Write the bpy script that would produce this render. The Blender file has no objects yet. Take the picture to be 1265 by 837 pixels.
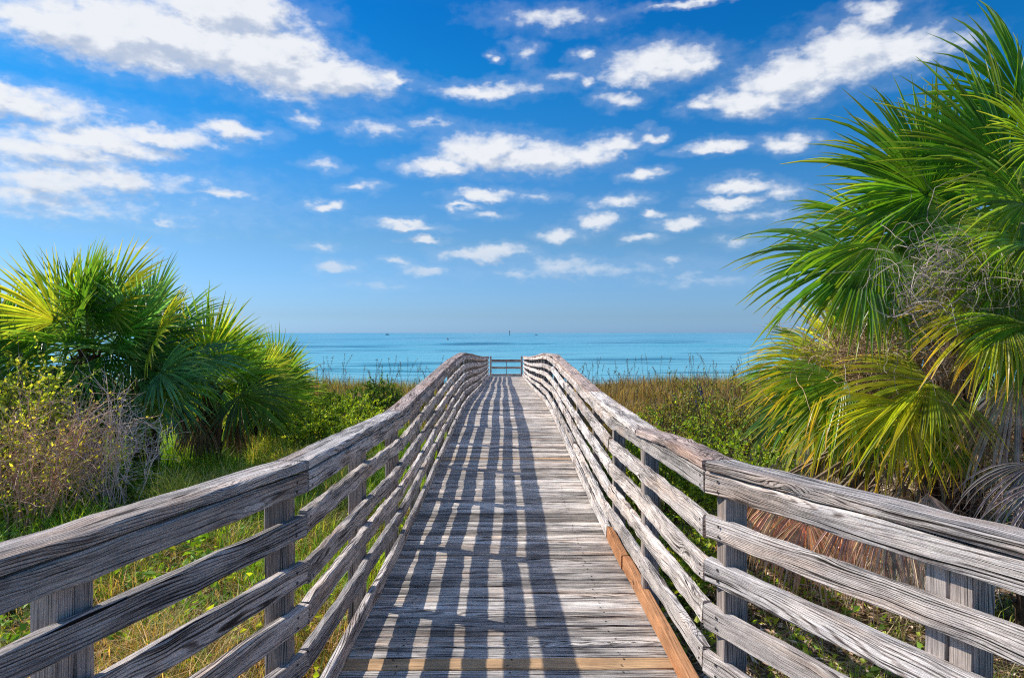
import bpy, math, random
import numpy as np
from mathutils import Vector

R_ = np.random.default_rng(7)
random.seed(7)
scene = bpy.context.scene
COL = scene.collection

# ------------------------------------------------------------------ helpers
def norm(a):
    a = np.asarray(a, float)
    return a / np.maximum(np.linalg.norm(a, axis=-1, keepdims=True), 1e-9)

class MB:
    """collects vertices, quads and triangles and links them as ONE mesh object"""
    def __init__(self):
        self.V, self.C, self.Q, self.T, self.UQ, self.UT, self.MQ, self.MT = [], [], [], [], [], [], [], []
        self.n = 0
    def add(self, V, quads=None, tris=None, col=None, uvq=None, uvt=None, mat=0):
        V = np.asarray(V, float).reshape(-1, 3)
        self.V.append(V)
        if col is None: col = np.ones((len(V), 3))
        self.C.append(np.broadcast_to(np.asarray(col, float), (len(V), 3)))
        if quads is not None and len(quads):
            q = np.asarray(quads, int).reshape(-1, 4)
            self.Q.append(q + self.n); self.MQ.append(np.full(len(q), mat))
            self.UQ.append(np.zeros((len(q) * 4, 2)) if uvq is None else np.asarray(uvq, float).reshape(-1, 2))
        if tris is not None and len(tris):
            t = np.asarray(tris, int).reshape(-1, 3)
            self.T.append(t + self.n); self.MT.append(np.full(len(t), mat))
            self.UT.append(np.zeros((len(t) * 3, 2)) if uvt is None else np.asarray(uvt, float).reshape(-1, 2))
        self.n += len(V)
    def build(self, name, mats, parent=None, loc=(0, 0, 0), smooth=False):
        V = np.concatenate(self.V); C = np.concatenate(self.C)
        Q = np.concatenate(self.Q) if self.Q else np.zeros((0, 4), int)
        T = np.concatenate(self.T) if self.T else np.zeros((0, 3), int)
        me = bpy.data.meshes.new(name)
        me.vertices.add(len(V)); me.vertices.foreach_set('co', (V - np.asarray(loc)).ravel())
        loops = np.concatenate([Q.ravel(), T.ravel()])
        me.loops.add(len(loops)); me.loops.foreach_set('vertex_index', loops)
        npoly = len(Q) + len(T)
        me.polygons.add(npoly)
        start = np.concatenate([np.arange(len(Q)) * 4, len(Q) * 4 + np.arange(len(T)) * 3])
        me.polygons.foreach_set('loop_start', start)
        mi = np.concatenate(self.MQ + self.MT) if npoly else np.zeros(0, int)
        me.polygons.foreach_set('material_index', mi)
        me.polygons.foreach_set('use_smooth', np.full(npoly, smooth))
        me.update(calc_edges=True)
        uv = me.uv_layers.new(name='UVMap')
        uvs = np.concatenate([u for u in self.UQ + self.UT]) if npoly else np.zeros((0, 2))
        uv.data.foreach_set('uv', uvs.ravel())
        ca = me.color_attributes.new('Col', 'FLOAT_COLOR', 'POINT')
        ca.data.foreach_set('color', np.concatenate([C, np.ones((len(C), 1))], 1).ravel())
        for m in (mats if isinstance(mats, (list, tuple)) else [mats]): me.materials.append(m)
        me.validate()
        o = bpy.data.objects.new(name, me); COL.objects.link(o)
        if parent is not None:
            o.parent = parent
        o.location = (0, 0, 0) if parent is not None else loc
        return o

def thing(name, label, cat, loc=(0, 0, 0), group=None):
    o = bpy.data.objects.new(name, None); COL.objects.link(o)
    o.empty_display_size = 0.1
    o.location = loc
    o['label'] = label; o['category'] = cat
    if group: o['group'] = group
    return o
def tag(o, label=None, cat=None, group=None, kind=None):
    for k, v in (('label', label), ('category', cat), ('group', group), ('kind', kind)):
        if v: o[k] = v
    return o

def tube(pts, rad, sides=5):
    pts = np.asarray(pts, float); n = len(pts)
    rad = np.broadcast_to(np.asarray(rad, float), (n,))
    tan = norm(np.gradient(pts, axis=0))
    ref = np.array([0, 0, 1.0]) if abs(tan[:, 2]).mean() < .8 else np.array([1.0, 0, 0])
    a = norm(np.cross(tan, ref)); b = np.cross(tan, a)
    th = np.arange(sides) * 2 * math.pi / sides
    ring = pts[:, None] + rad[:, None, None] * (np.cos(th)[None, :, None] * a[:, None] + np.sin(th)[None, :, None] * b[:, None])
    i = np.arange(n - 1)[:, None] * sides; j = np.arange(sides)[None]; k = (j + 1) % sides
    q = np.stack([i + j, i + k, i + sides + k, i + sides + j], -1).reshape(-1, 4)
    return ring.reshape(-1, 3), q

def interp(tab):
    xs = [t[0] for t in tab]; ys = [t[1] for t in tab]
    def f(x):
        x = np.asarray(x, float)
        # smooth monotone-ish interpolation through slopes
        m = np.gradient(ys, xs)
        i = np.clip(np.searchsorted(xs, x) - 1, 0, len(xs) - 2)
        x0 = np.take(xs, i); h = np.take(xs, i + 1) - x0; t = np.clip((x - x0) / h, 0, 1)
        y0 = np.take(ys, i); y1 = np.take(ys, i + 1); m0 = np.take(m, i) * h; m1 = np.take(m, i + 1) * h
        return (2*t**3-3*t**2+1)*y0 + (t**3-2*t**2+t)*m0 + (-2*t**3+3*t**2)*y1 + (t**3-t**2)*m1
    return f

# ------------------------------------------------------------------ node helpers
def new_mat(name):
    m = bpy.data.materials.new(name); m.use_nodes = True
    nt = m.node_tree; nt.nodes.clear()
    return m, nt
class NT:
    def __init__(s, nt): s.nt = nt
    def n(s, typ, ins=None, **kw):
        nd = s.nt.nodes.new(typ)
        for k, v in kw.items(): setattr(nd, k, v)
        for k, v in (ins or {}).items(): s.put(nd.inputs[k], v)
        return nd
    def put(s, sock, v):
        if isinstance(v, bpy.types.NodeSocket): s.nt.links.new(v, sock)
        elif isinstance(v, bpy.types.Node): s.nt.links.new(v.outputs[0], sock)
        else: sock.default_value = v
    def math(s, op, a, b=0.0, c=0.0, clamp=False):
        nd = s.n('ShaderNodeMath', {0: a, 1: b, 2: c}, operation=op, use_clamp=clamp); return nd.outputs[0]
    def vec(s, op, a, b=(0, 0, 0), c=(0, 0, 0)):
        ins = {0: a, 1: b}
        if op == 'MULTIPLY_ADD': ins[2] = c
        return s.n('ShaderNodeVectorMath', ins, operation=op)
    def xyz(s, x=0.0, y=0.0, z=0.0): return s.n('ShaderNodeCombineXYZ', {0: x, 1: y, 2: z}).outputs[0]
    def noise(s, v, scale=1.0, detail=4.0, rough=.55, dist=0.0):
        return s.n('ShaderNodeTexNoise', {'Vector': v, 'Scale': scale, 'Detail': detail, 'Roughness': rough, 'Distortion': dist}).outputs[0]
    def smooth(s, v, lo, hi, a=0.0, b=1.0):
        return s.n('ShaderNodeMapRange', {'Value': v, 'From Min': lo, 'From Max': hi, 'To Min': a, 'To Max': b}, interpolation_type='SMOOTHSTEP').outputs[0]
    def mix(s, f, a, b, blend='MIX'):
        nd = s.n('ShaderNodeMix', data_type='RGBA', blend_type=blend)
        s.put(nd.inputs[0], f); s.put(nd.inputs[6], a); s.put(nd.inputs[7], b)
        return nd.outputs[2]
    def ramp(s, v, stops):
        nd = s.n('ShaderNodeValToRGB', {0: v}); cr = nd.color_ramp
        while len(cr.elements) < len(stops): cr.elements.new(.5)
        for e, (p, c) in zip(cr.elements, stops):
            e.position = p; e.color = (*c, 1)
        return nd.outputs[0]
def rgb(*c): return (*c, 1.0)

# ------------------------------------------------------------------ materials
def wood_material(name, light, mid, dark, stain=.47, patch=.5, grain=1.0, crack=.5, knots=True, bump=.5, warm=0.0):
    m, nt = new_mat(name); N = NT(nt)
    uv = N.n('ShaderNodeUVMap', uv_map='UVMap').outputs[0]
    sep = N.n('ShaderNodeSeparateXYZ', {0: uv}); u, v = sep.outputs[0], sep.outputs[1]
    colA = N.n('ShaderNodeVertexColor', layer_name='Col').outputs[0]
    # flowing growth rings = contour lines of a stretched, distorted noise
    pr = N.xyz(N.math('MULTIPLY', u, .50), N.math('MULTIPLY', v, 6.0), 0.0)
    field = N.noise(pr, 1.0, 2.0, .35, .4)
    field = N.math('MULTIPLY_ADD', v, 4.2, field)
    kn = 0.0
    if knots:
        pv = N.xyz(N.math('MULTIPLY', u, 2.0), N.math('MULTIPLY', v, 5.2), 3.0)
        vor = N.n('ShaderNodeTexVoronoi', {'Vector': pv, 'Scale': 1.0, 'Randomness': 1.0}, feature='F1')
        kd = N.math('MULTIPLY_ADD', N.noise(N.xyz(N.math('MULTIPLY', u, 20.0), N.math('MULTIPLY', v, 60.0), 0.0), 1.0, 3.0), .08, vor.outputs['Distance'])
        sel = N.smooth(N.n('ShaderNodeSeparateColor', {0: vor.outputs['Color']}).outputs[0], .40, .50)
        kn = N.math('MULTIPLY', N.smooth(kd, .07, .13, 1.0, 0.0), sel)
        field = N.math('MULTIPLY_ADD', N.math('MULTIPLY', N.smooth(kd, .03, .36, 1.0, 0.0), sel), .20, field)
    ring = N.math('SINE', N.math('MULTIPLY', field, 165.0 * grain))
    ring = N.smooth(ring, -1.0, .1)
    ring = N.mix(N.smooth(N.noise(N.xyz(N.math('MULTIPLY', u, .55), N.math('MULTIPLY', v, 7.0), 31.0), 1.0, 2.0), .35, .62, .15, .95), rgb(.72, .72, .72), ring)
    wob = N.math('MULTIPLY_ADD', field, .22, v)                      # fibres follow the rings a little
    fine = N.smooth(N.noise(N.xyz(N.math('MULTIPLY', u, 7.0), N.math('MULTIPLY', wob, 260.0), 1.0), 1.0, 4.0, .7), .30, .70)
    fib = N.smooth(N.noise(N.xyz(N.math('MULTIPLY', u, 2.2), N.math('MULTIPLY', wob, 80.0), 5.0), 1.0, 5.0, .65, .3), .30, .68)
    big = N.noise(N.xyz(N.math('MULTIPLY', u, 1.6), N.math('MULTIPLY', v, 11.0), 9.0), 1.0, 6.0, .66, .5)
    crk = N.noise(N.xyz(N.math('MULTIPLY', u, 1.4), N.math('MULTIPLY', wob, 105.0), 13.0), 1.0, 3.0, .55, .25)
    crk = N.math('MULTIPLY', N.smooth(crk, .36, .42, 1.0, 0.0), N.smooth(big, .34, .60, .4, 1.0))
    spl = N.noise(N.xyz(N.math('MULTIPLY', u, .7), N.math('MULTIPLY', wob, 42.0), 17.0), 1.0, 2.0, .5, .2)
    crk = N.math('MAXIMUM', crk, N.smooth(spl, .315, .345, 1.0, 0.0))
    t = N.math('MULTIPLY_ADD', ring, .36, N.math('MULTIPLY', fine, .28))
    t = N.math('MULTIPLY_ADD', fib, .36, t)
    base = N.ramp(t, [(.20, dark), (.40, mid), (.62, light)])
    pt = N.smooth(big, stain, stain + .17, 0.0, patch)
    base = N.mix(N.math('MULTIPLY', pt, N.smooth(t, .35, .75, 1.0, .30)), base, rgb(dark[0]*.7, dark[1]*.7, dark[2]*.7))
    blo = N.noise(N.xyz(N.math('MULTIPLY', u, 5.0), N.math('MULTIPLY', v, 8.0), 21.0), 1.0, 4.0, .6)
    base = N.mix(1.0, base, N.ramp(blo, [(.3, (.70, .69, .70)), (.7, (1.18, 1.14, 1.09))]), 'MULTIPLY')
    tan = N.noise(N.xyz(N.math('MULTIPLY', u, .9), N.math('MULTIPLY', v, 5.0), 41.0), 1.0, 4.0, .6)
    base = N.mix(N.smooth(tan, .50, .68, 0.0, .50), base, N.mix(1.0, base, rgb(.95, .70, .52), 'MULTIPLY'))
    base = N.mix(N.math('MULTIPLY', crk, crack), base, rgb(.014, .012, .011))
    if knots: base = N.mix(N.math('MULTIPLY', kn, .85), base, rgb(.04, .03, .022))
    base = N.mix(1.0, base, colA, 'MULTIPLY')
    h = N.math('MULTIPLY_ADD', crk, -.9, N.math('MULTIPLY_ADD', ring, .35, N.math('MULTIPLY', fine, .6)))
    bp = N.n('ShaderNodeBump', {'Strength': bump, 'Distance': .004, 'Height': h})
    b = N.n('ShaderNodeBsdfPrincipled', {'Base Color': base, 'Roughness': .85, 'Normal': bp})
    b.inputs['Specular IOR Level'].default_value = .2
    N.n('ShaderNodeOutputMaterial', {0: b})
    return m

def leaf_material(name, trans=.45, rough=.42, spec=.4, var=.25, tint=(1.5, 1.35, .35), gain=1.0):
    m, nt = new_mat(name); N = NT(nt)
    c = N.n('ShaderNodeVertexColor', layer_name='Col').outputs[0]
    geo = N.n('ShaderNodeNewGeometry')
    nz = N.noise(geo.outputs['Position'], 9.0, 3.0)
    c2 = N.mix(1.0, c, N.ramp(nz, [(.3, (gain * (1 - var),) * 3), (.7, (gain * (1 + var),) * 3)]), 'MULTIPLY')
    p = N.n('ShaderNodeBsdfPrincipled', {'Base Color': c2, 'Roughness': rough})
    p.inputs['Specular IOR Level'].default_value = spec
    tr = N.n('ShaderNodeBsdfTranslucent', {'Color': N.mix(1.0, c2, rgb(*tint), 'MULTIPLY')})
    mx = N.n('ShaderNodeMixShader', {0: trans, 1: p, 2: tr})
    N.n('ShaderNodeOutputMaterial', {0: mx})
    return m

def simple_material(name, col, rough=.6, var=.2, scale=20.0, vcol=False, metal=0.0):
    m, nt = new_mat(name); N = NT(nt)
    tc = N.n('ShaderNodeTexCoord').outputs['Object']
    nz = N.noise(tc, scale, 5.0)
    base = N.mix(1.0, rgb(*col), N.ramp(nz, [(.3, (1 - var,) * 3), (.7, (1 + var,) * 3)]), 'MULTIPLY')
    if vcol: base = N.mix(1.0, base, N.n('ShaderNodeVertexColor', layer_name='Col').outputs[0], 'MULTIPLY')
    bp = N.n('ShaderNodeBump', {'Strength': .4, 'Distance': .01, 'Height': nz})
    p = N.n('ShaderNodeBsdfPrincipled', {'Base Color': base, 'Roughness': rough, 'Metallic': metal, 'Normal': bp})
    N.n('ShaderNodeOutputMaterial', {0: p})
    return m

M = {}
M['rail'] = wood_material('weathered_rail_wood', (.97, .89, .82), (.47, .40, .355), (.06, .046, .038), patch=.95, crack=1.0, bump=1.0, stain=.45)
M['deck'] = wood_material('weathered_deck_wood', (1.0, .92, .82), (.53, .45, .375), (.03, .023, .019), patch=1.0, crack=1.0, knots=False, bump=1.0, grain=.7, stain=.44)
M['fresh'] = wood_material('fresh_timber', (.70, .46, .25), (.50, .30, .15), (.24, .12, .06), patch=.35, crack=.5, bump=.5)
M['post'] = wood_material('post_wood', (.50, .44, .40), (.25, .215, .19), (.045, .04, .036), patch=.5, crack=.8, knots=False, bump=.6)
M['nail'] = simple_material('rusty_nail', (.03, .025, .022), .7)
M['palm'] = leaf_material('palm_leaf', .58, .33, .55, gain=3.0)
M['leaf'] = leaf_material('shrub_leaf', .45, .5, .3, gain=1.9)
M['grass'] = leaf_material('grass_blade', .42, .55, .25, .3, gain=1.8)
M['dead'] = leaf_material('dead_leaf', .18, .7, .15, .35, (1.1, 1.0, .8), gain=1.45)
M['twig'] = simple_material('twig_bark', (1, 1, 1), .85, .3, 30, vcol=True)
M['bark'] = simple_material('palm_bark', (.13, .09, .06), .9, .5, 14, vcol=True)

# ------------------------------------------------------------------ camera
cam = bpy.data.cameras.new('camera'); co = bpy.data.objects.new('camera', cam); COL.objects.link(co)
cam.sensor_width = 36; cam.lens = 850 / 1265 * 36
cam.clip_start = .05; cam.clip_end = 60000
co.location = (0, 0, 1.6)
co.rotation_euler = (math.radians(90 - .505), 0, math.radians(-.505))
scene.camera = co
scene.view_settings.view_transform = 'Standard'; scene.view_settings.look = 'None'; scene.cycles.use_denoising = False; scene.cycles.filter_width = 1.15; scene.cycles.max_bounces = 8; scene.cycles.diffuse_bounces = 3; scene.cycles.sample_clamp_indirect = 6; scene.view_settings.exposure = 0

# ------------------------------------------------------------------ light
SUN_AZ, SUN_EL = math.radians(-68.5), math.radians(40.5)      # azimuth from +Y, positive to the right
sd = Vector((math.sin(SUN_AZ) * math.cos(SUN_EL), math.cos(SUN_AZ) * math.cos(SUN_EL), math.sin(SUN_EL)))
sl = bpy.data.lights.new('sun', 'SUN'); sl.energy = 5.0; sl.angle = math.radians(.5); sl.color = (1, .955, .88)
so = bpy.data.objects.new('sun', sl); COL.objects.link(so)
so.rotation_euler = (-sd).to_track_quat('-Z', 'Y').to_euler()

# ------------------------------------------------------------------ sky with drifting cumulus (azimuth, elevation, half sizes in degrees, weight)
CLOUDS = [
    (-26.6, 20.8, 11.59, 2.74, 1.62), (-30.7, 20.3, 5.98, 2.14, 1.50), (-19.1, 20.5, 6.92, 2.51, 1.62), (-14.8, 19.6, 6.93, 1.62, 1.38), (-22.1, 23.3, 6.94, 2.11, 1.50), (-34.1, 20.4, 3.24, 1.47, 1.25),
    (-9.4, 19.9, 1.84, 0.53, 0.80), (-36.0, 15.6, 1.99, 0.91, 0.90), (-33.6, 16.0, 1.40, 0.52, 0.50), (-31.2, 13.5, 5.67, 1.09, 1.00), (-33.6, 12.5, 3.97, 1.28, 0.90), (-26.6, 14.1, 5.12, 0.91, 1.00),
    (-21.5, 15.1, 3.03, 0.82, 1.10), (-33.6, 10.3, 4.91, 1.03, 0.90), (-29.2, 11.0, 3.85, 0.74, 0.90), (-35.0, 9.5, 3.39, 0.86, 0.80), (-32.7, 8.4, 5.73, 0.67, 0.35), (-1.9, 19.3, 4.98, 0.72, 0.90),
    (4.0, 24.4, 3.89, 0.73, 0.60), (1.5, 22.1, 0.88, 0.64, 0.50), (-1.1, 21.9, 0.54, 0.35, 0.60), (6.7, 21.6, 1.13, 0.52, 0.70), (6.7, 20.0, 0.86, 0.53, 0.60), (9.4, 18.5, 1.84, 0.54, 0.60),
    (12.6, 20.8, 4.75, 1.61, 1.10), (9.7, 20.1, 2.29, 0.94, 0.80), (15.5, 20.7, 2.19, 1.02, 0.80), (19.7, 17.5, 4.48, 1.04, 1.10), (22.4, 18.8, 4.61, 1.90, 1.20), (26.6, 20.0, 4.58, 2.24, 1.20),
    (30.0, 19.6, 3.79, 1.35, 1.00), (28.2, 22.3, 1.99, 0.92, 0.90), (16.0, 17.6, 1.74, 0.53, 0.90), (33.1, 19.6, 1.65, 0.75, 0.50), (16.1, 24.8, 4.67, 0.27, 0.80), (-5.7, 13.4, 3.20, 0.95, 1.10),
    (-1.7, 14.6, 4.18, 1.77, 1.20), (2.4, 14.2, 4.37, 1.52, 1.20), (6.4, 14.3, 3.46, 1.01, 1.10), (8.8, 15.0, 2.63, 0.87, 1.00), (11.8, 15.7, 0.97, 0.49, 0.70), (11.2, 12.7, 1.62, 0.63, 1.00),
    (-1.9, 11.3, 2.83, 0.58, 1.00), (-3.7, 10.4, 1.61, 0.33, 0.80), (17.0, 14.4, 3.08, 0.48, 0.90), (22.4, 14.3, 1.96, 0.70, 0.90), (18.8, 11.4, 2.72, 0.74, 1.10), (18.2, 10.2, 2.55, 0.56, 1.10),
    (21.6, 10.6, 1.75, 0.61, 0.70), (19.7, 9.2, 2.39, 0.49, 0.40), (-14.8, 10.1, 1.32, 0.57, 1.20), (-8.4, 8.7, 2.77, 0.39, 0.90), (-6.8, 7.7, 1.66, 0.33, 0.90), (-1.7, 6.6, 3.64, 0.66, 1.10),
    (-6.5, 5.3, 2.00, 0.60, 1.00), (-9.1, 5.8, 1.18, 0.40, 0.90), (-13.9, 5.4, 1.78, 0.58, 1.00), (-22.4, 10.5, 2.42, 0.36, 0.60), (9.4, 10.7, 2.30, 0.51, 0.80), (7.6, 9.2, 1.85, 0.85, 1.00),
    (4.4, 8.1, 1.88, 0.59, 0.90), (12.1, 9.6, 1.16, 0.45, 1.00), (14.2, 8.8, 1.90, 0.51, 1.00), (11.3, 7.7, 1.56, 0.39, 0.80), (4.4, 5.7, 2.81, 0.67, 0.70), (1.0, 4.9, 1.68, 0.40, 0.60),
    (6.4, 5.2, 7.32, 0.66, 0.50), (15.5, 4.3, 5.01, 0.39, 0.40), (18.2, 7.1, 1.22, 0.38, 0.50), (13.6, 5.8, 0.96, 0.32, 0.50), (-11.8, 11.6, 1.42, 0.32, 0.50), (-15.1, 7.1, 1.38, 0.26, 0.50),
    (-10.3, 16.2, 2.61, 0.49, 0.45), (-6.4, 16.7, 1.66, 0.37, 0.40), (-14.8, 13.2, 1.26, 0.31, 0.40), (-16.1, 16.4, 1.24, 0.48, 0.45), (-16.7, 18.2, 3.71, 0.70, 0.40), (-25.8, 8.2, 1.37, 0.30, 0.50),
    (-28.2, 6.0, 1.05, 0.35, 0.50), (2.4, 11.0, 1.35, 0.32, 0.40), (-1.7, 9.7, 1.21, 0.26, 0.40), (-10.3, 4.0, 2.61, 0.33, 0.40), (5.0, 20.3, 1.67, 0.35, 0.35),
    (-33.5, 12.4, 6.5, 1.5, 0.95), (-31.0, 11.0, 8.0, 1.1, 0.62), (-29.5, 13.0, 5.0, 1.0, 0.9), (-34.0, 9.2, 9.0, 1.2, 0.42), (-35.0, 15.0, 7.0, 1.2, 0.9),
]
def build_world():
    w = bpy.data.worlds.new('World'); scene.world = w; w.use_nodes = True
    nt = w.node_tree; nt.nodes.clear(); N = NT(nt)
    # density group in (azimuth, elevation) degrees
    def field(clouds, det):
        g = bpy.data.node_groups.new('cloud_field', 'ShaderNodeTree')
        g.interface.new_socket('Vector', in_out='INPUT', socket_type='NodeSocketVector')
        g.interface.new_socket('Density', in_out='OUTPUT', socket_type='NodeSocketFloat')
        G = NT(g)
        gi = G.n('NodeGroupInput').outputs[0]
        q = G.vec('MULTIPLY', gi, (1.0, 1.7, 1.0)).outputs[0]
        def dist(p, scale, amp, det):
            nd = G.n('ShaderNodeTexNoise', {'Vector': q, 'Scale': scale, 'Detail': det, 'Roughness': .55})
            d = G.vec('SUBTRACT', nd.outputs['Color'], (.5, .5, .5)).outputs[0]
            return G.vec('MULTIPLY_ADD', d, (amp, amp * .55, 0), p).outputs[0]
        p = dist(gi, .32, 3.6, 3.0)
        p = dist(p, 1.2, 1.1, 4.0)
        acc = None
        for (a, e, ra, re, wt) in clouds:
            t = G.vec('MULTIPLY_ADD', p, (1 / ra, 1 / re, 0), (-a / ra, -e / re, 0)).outputs[0]
            ln = G.vec('LENGTH', t).outputs['Value']
            f = G.math('MULTIPLY_ADD', ln, -wt, wt)
            acc = f if acc is None else G.math('SMOOTH_MAX', acc, f, .18)
        fb = G.noise(q, .8, det, .56)
        fb2 = G.noise(q, .22, 3.0, .5)
        d = G.math('MULTIPLY_ADD', G.math('SUBTRACT', fb, .5), 1.05, acc)
        d = G.math('MULTIPLY_ADD', G.math('SUBTRACT', fb2, .5), .35, d)
        go = G.n('NodeGroupOutput'); G.put(go.inputs[0], d)
        return g
    g = field(CLOUDS, 7.0)
    g2 = field([c for c in CLOUDS if c[2] * c[3] > 1.0], 4.0)
    # direction -> angles
    tc = N.n('ShaderNodeTexCoord').outputs['Generated']
    s = N.n('ShaderNodeSeparateXYZ', {0: tc})
    az = N.math('MULTIPLY', N.math('ARCTAN2', s.outputs[0], s.outputs[1]), 180 / math.pi)
    el = N.math('MULTIPLY', N.math('ARCSINE', s.outputs[2]), 180 / math.pi)
    ae = N.xyz(az, el, 0.0)
    def dens(v, g=g):
        nd = N.n('ShaderNodeGroup'); nd.node_tree = g; N.put(nd.inputs[0], v); return nd.outputs[0]
    d0 = dens(ae)
    d1 = dens(N.vec('ADD', ae, (-.75, .85, 0)).outputs[0], g2)
    core = N.smooth(d0, -.22, .74)
    veil = N.math('MULTIPLY', N.smooth(d0, -.75, .10), .12)
    cover = N.math('MAXIMUM', N.math('MULTIPLY', core, .97), veil)
    cover = N.math('MULTIPLY', cover, N.smooth(el, 1.5, 8.0, .35, 1.0))
    nz = N.noise(N.vec('MULTIPLY', ae, (1.0, 1.6, 1.0)).outputs[0], .55, 6.0, .58)
    lit = N.math('ADD', N.smooth(N.math('SUBTRACT', d0, d1), -.75, .45), N.math('MULTIPLY_ADD', nz, 1.5, -.68))
    lit = N.smooth(lit, .0, 1.05)
    sky = N.n('ShaderNodeTexSky', sky_type='NISHITA', sun_disc=False, sun_elevation=SUN_EL, sun_rotation=SUN_AZ,
              altitude=0.0, air_density=1.0, dust_density=.6, ozone_density=1.2).outputs[0]
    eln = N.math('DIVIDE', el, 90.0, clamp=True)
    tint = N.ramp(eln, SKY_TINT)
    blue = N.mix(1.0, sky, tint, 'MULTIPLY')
    K = 1 / SKY_STRENGTH
    white = N.mix(lit, rgb(.50 * K, .58 * K, .73 * K), rgb(.88 * K, .90 * K, .94 * K))
    haze = N.smooth(el, 1.0, 14.0, .55, 0.0)
    white = N.mix(haze, white, rgb(.42 * K, .58 * K, .78 * K))
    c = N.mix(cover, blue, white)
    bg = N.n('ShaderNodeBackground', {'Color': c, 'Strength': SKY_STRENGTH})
    N.n('ShaderNodeOutputWorld', {0: bg})
    w.cycles.sampling_method = 'MANUAL'; w.cycles.sample_map_resolution = 256
SKY_STRENGTH = .12
SKY_TINT = [(0.0, (.46, .86, 1.80)), (.006, (.44, .80, 1.62)), (.0156, (.40, .69, 1.31)), (.082, (.345, .64, .95)), (.155, (.143, .63, 1.07)), (.223, (.04, .605, 1.10)), (.279, (.02, .54, 1.10)), (.40, (.25, .62, 1.10)), (.60, (1.5, 1.65, 1.9)), (1.0, (1.9, 2.1, 2.3))]  # last stops, above the view, are brightened as added fill light
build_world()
#@@REST
# ------------------------------------------------------------------ profiles of the walk
deck_z = interp([(-6, 0), (0, 0), (3, .0), (5.5, -.03), (7.8, .03), (10, .11), (12.5, .17), (14, .16), (16.2, .08), (19, -.03), (22, -.14), (27, -.31), (33, -.50), (36, -.56)])
rail_h = interp([(-6, 1.06), (0, 1.07), (2.8, 1.084), (5.35, 1.025), (8.1, 1.035), (12.3, 1.05), (16.2, 1.03), (22, 1.0), (33, .98), (36, .98)])
END_Y = 33.2
def terrain(x, y):
    x = np.asarray(x, float); y = np.asarray(y, float)
    z = -.52 + .10 * np.sin(x * .7 + 1.3) * np.sin(y * .43 + .4) + .05 * np.sin(x * 1.9 + y * 1.3)
    z = z + .22 * np.clip((-x - 3) / 5, 0, 1) + .18 * np.clip((x - 3.5) / 4, 0, 1)
    z = z + .10 * np.exp(-((y - 24) / 6) ** 2) * np.clip(np.abs(x) / 3, 0, 1) - .25 * np.exp(-(x / 1.4) ** 2)
    t = np.clip((y - 20) / 27, 0, 1)
    z = z - 2.5 * t * t * (3 - 2 * t) - .02 * np.clip(y - 49, 0, 100)
    return z

# ------------------------------------------------------------------ ground and sea
def ground():
    xs = np.concatenate([np.linspace(-400, -30, 14)[:-1], np.linspace(-30, 30, 181), np.linspace(30, 400, 14)[1:]])
    ys = np.concatenate([np.linspace(-60, -8, 8)[:-1], np.linspace(-8, 60, 205)])
    X, Y = np.meshgrid(xs, ys); Z = terrain(X, Y)
    V = np.stack([X, Y, Z], -1).reshape(-1, 3)
    nx = len(xs); i = (np.arange(len(ys) - 1)[:, None] * nx + np.arange(nx - 1)[None]).ravel()
    mb = MB(); mb.add(V, np.stack([i, i + 1, i + nx + 1, i + nx], -1))
    m, nt = new_mat('sandy_soil'); N = NT(nt)
    pos = N.n('ShaderNodeNewGeometry').outputs['Position']
    a = N.noise(pos, 1.1, 6.0); b = N.noise(pos, 14.0, 6.0, .7); c = N.noise(pos, 70.0, 3.0)
    soil = N.ramp(b, [(.32, (.05, .035, .022)), (.5, (.15, .105, .065)), (.68, (.34, .27, .18))])
    green = N.ramp(b, [(.3, (.015, .028, .008)), (.6, (.06, .09, .02)), (.8, (.16, .14, .05))])
    col = N.mix(N.smooth(a, .42, .62), soil, green)
    sy = N.n('ShaderNodeSeparateXYZ', {0: pos}).outputs[1]
    col = N.mix(N.smooth(sy, 27, 34), col, N.ramp(b, [(.3, (.42, .36, .27)), (.7, (.58, .52, .42))]))
    h = N.math('ADD', b, N.math('MULTIPLY', c, .4))
    bp = N.n('ShaderNodeBump', {'Strength': .8, 'Distance': .05, 'Height': h})
    p = N.n('ShaderNodeBsdfPrincipled', {'Base Color': col, 'Roughness': .95, 'Normal': bp})
    N.n('ShaderNodeOutputMaterial', {0: p})
    tag(mb.build('ground', m, smooth=True), kind='structure')
ground()

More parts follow.
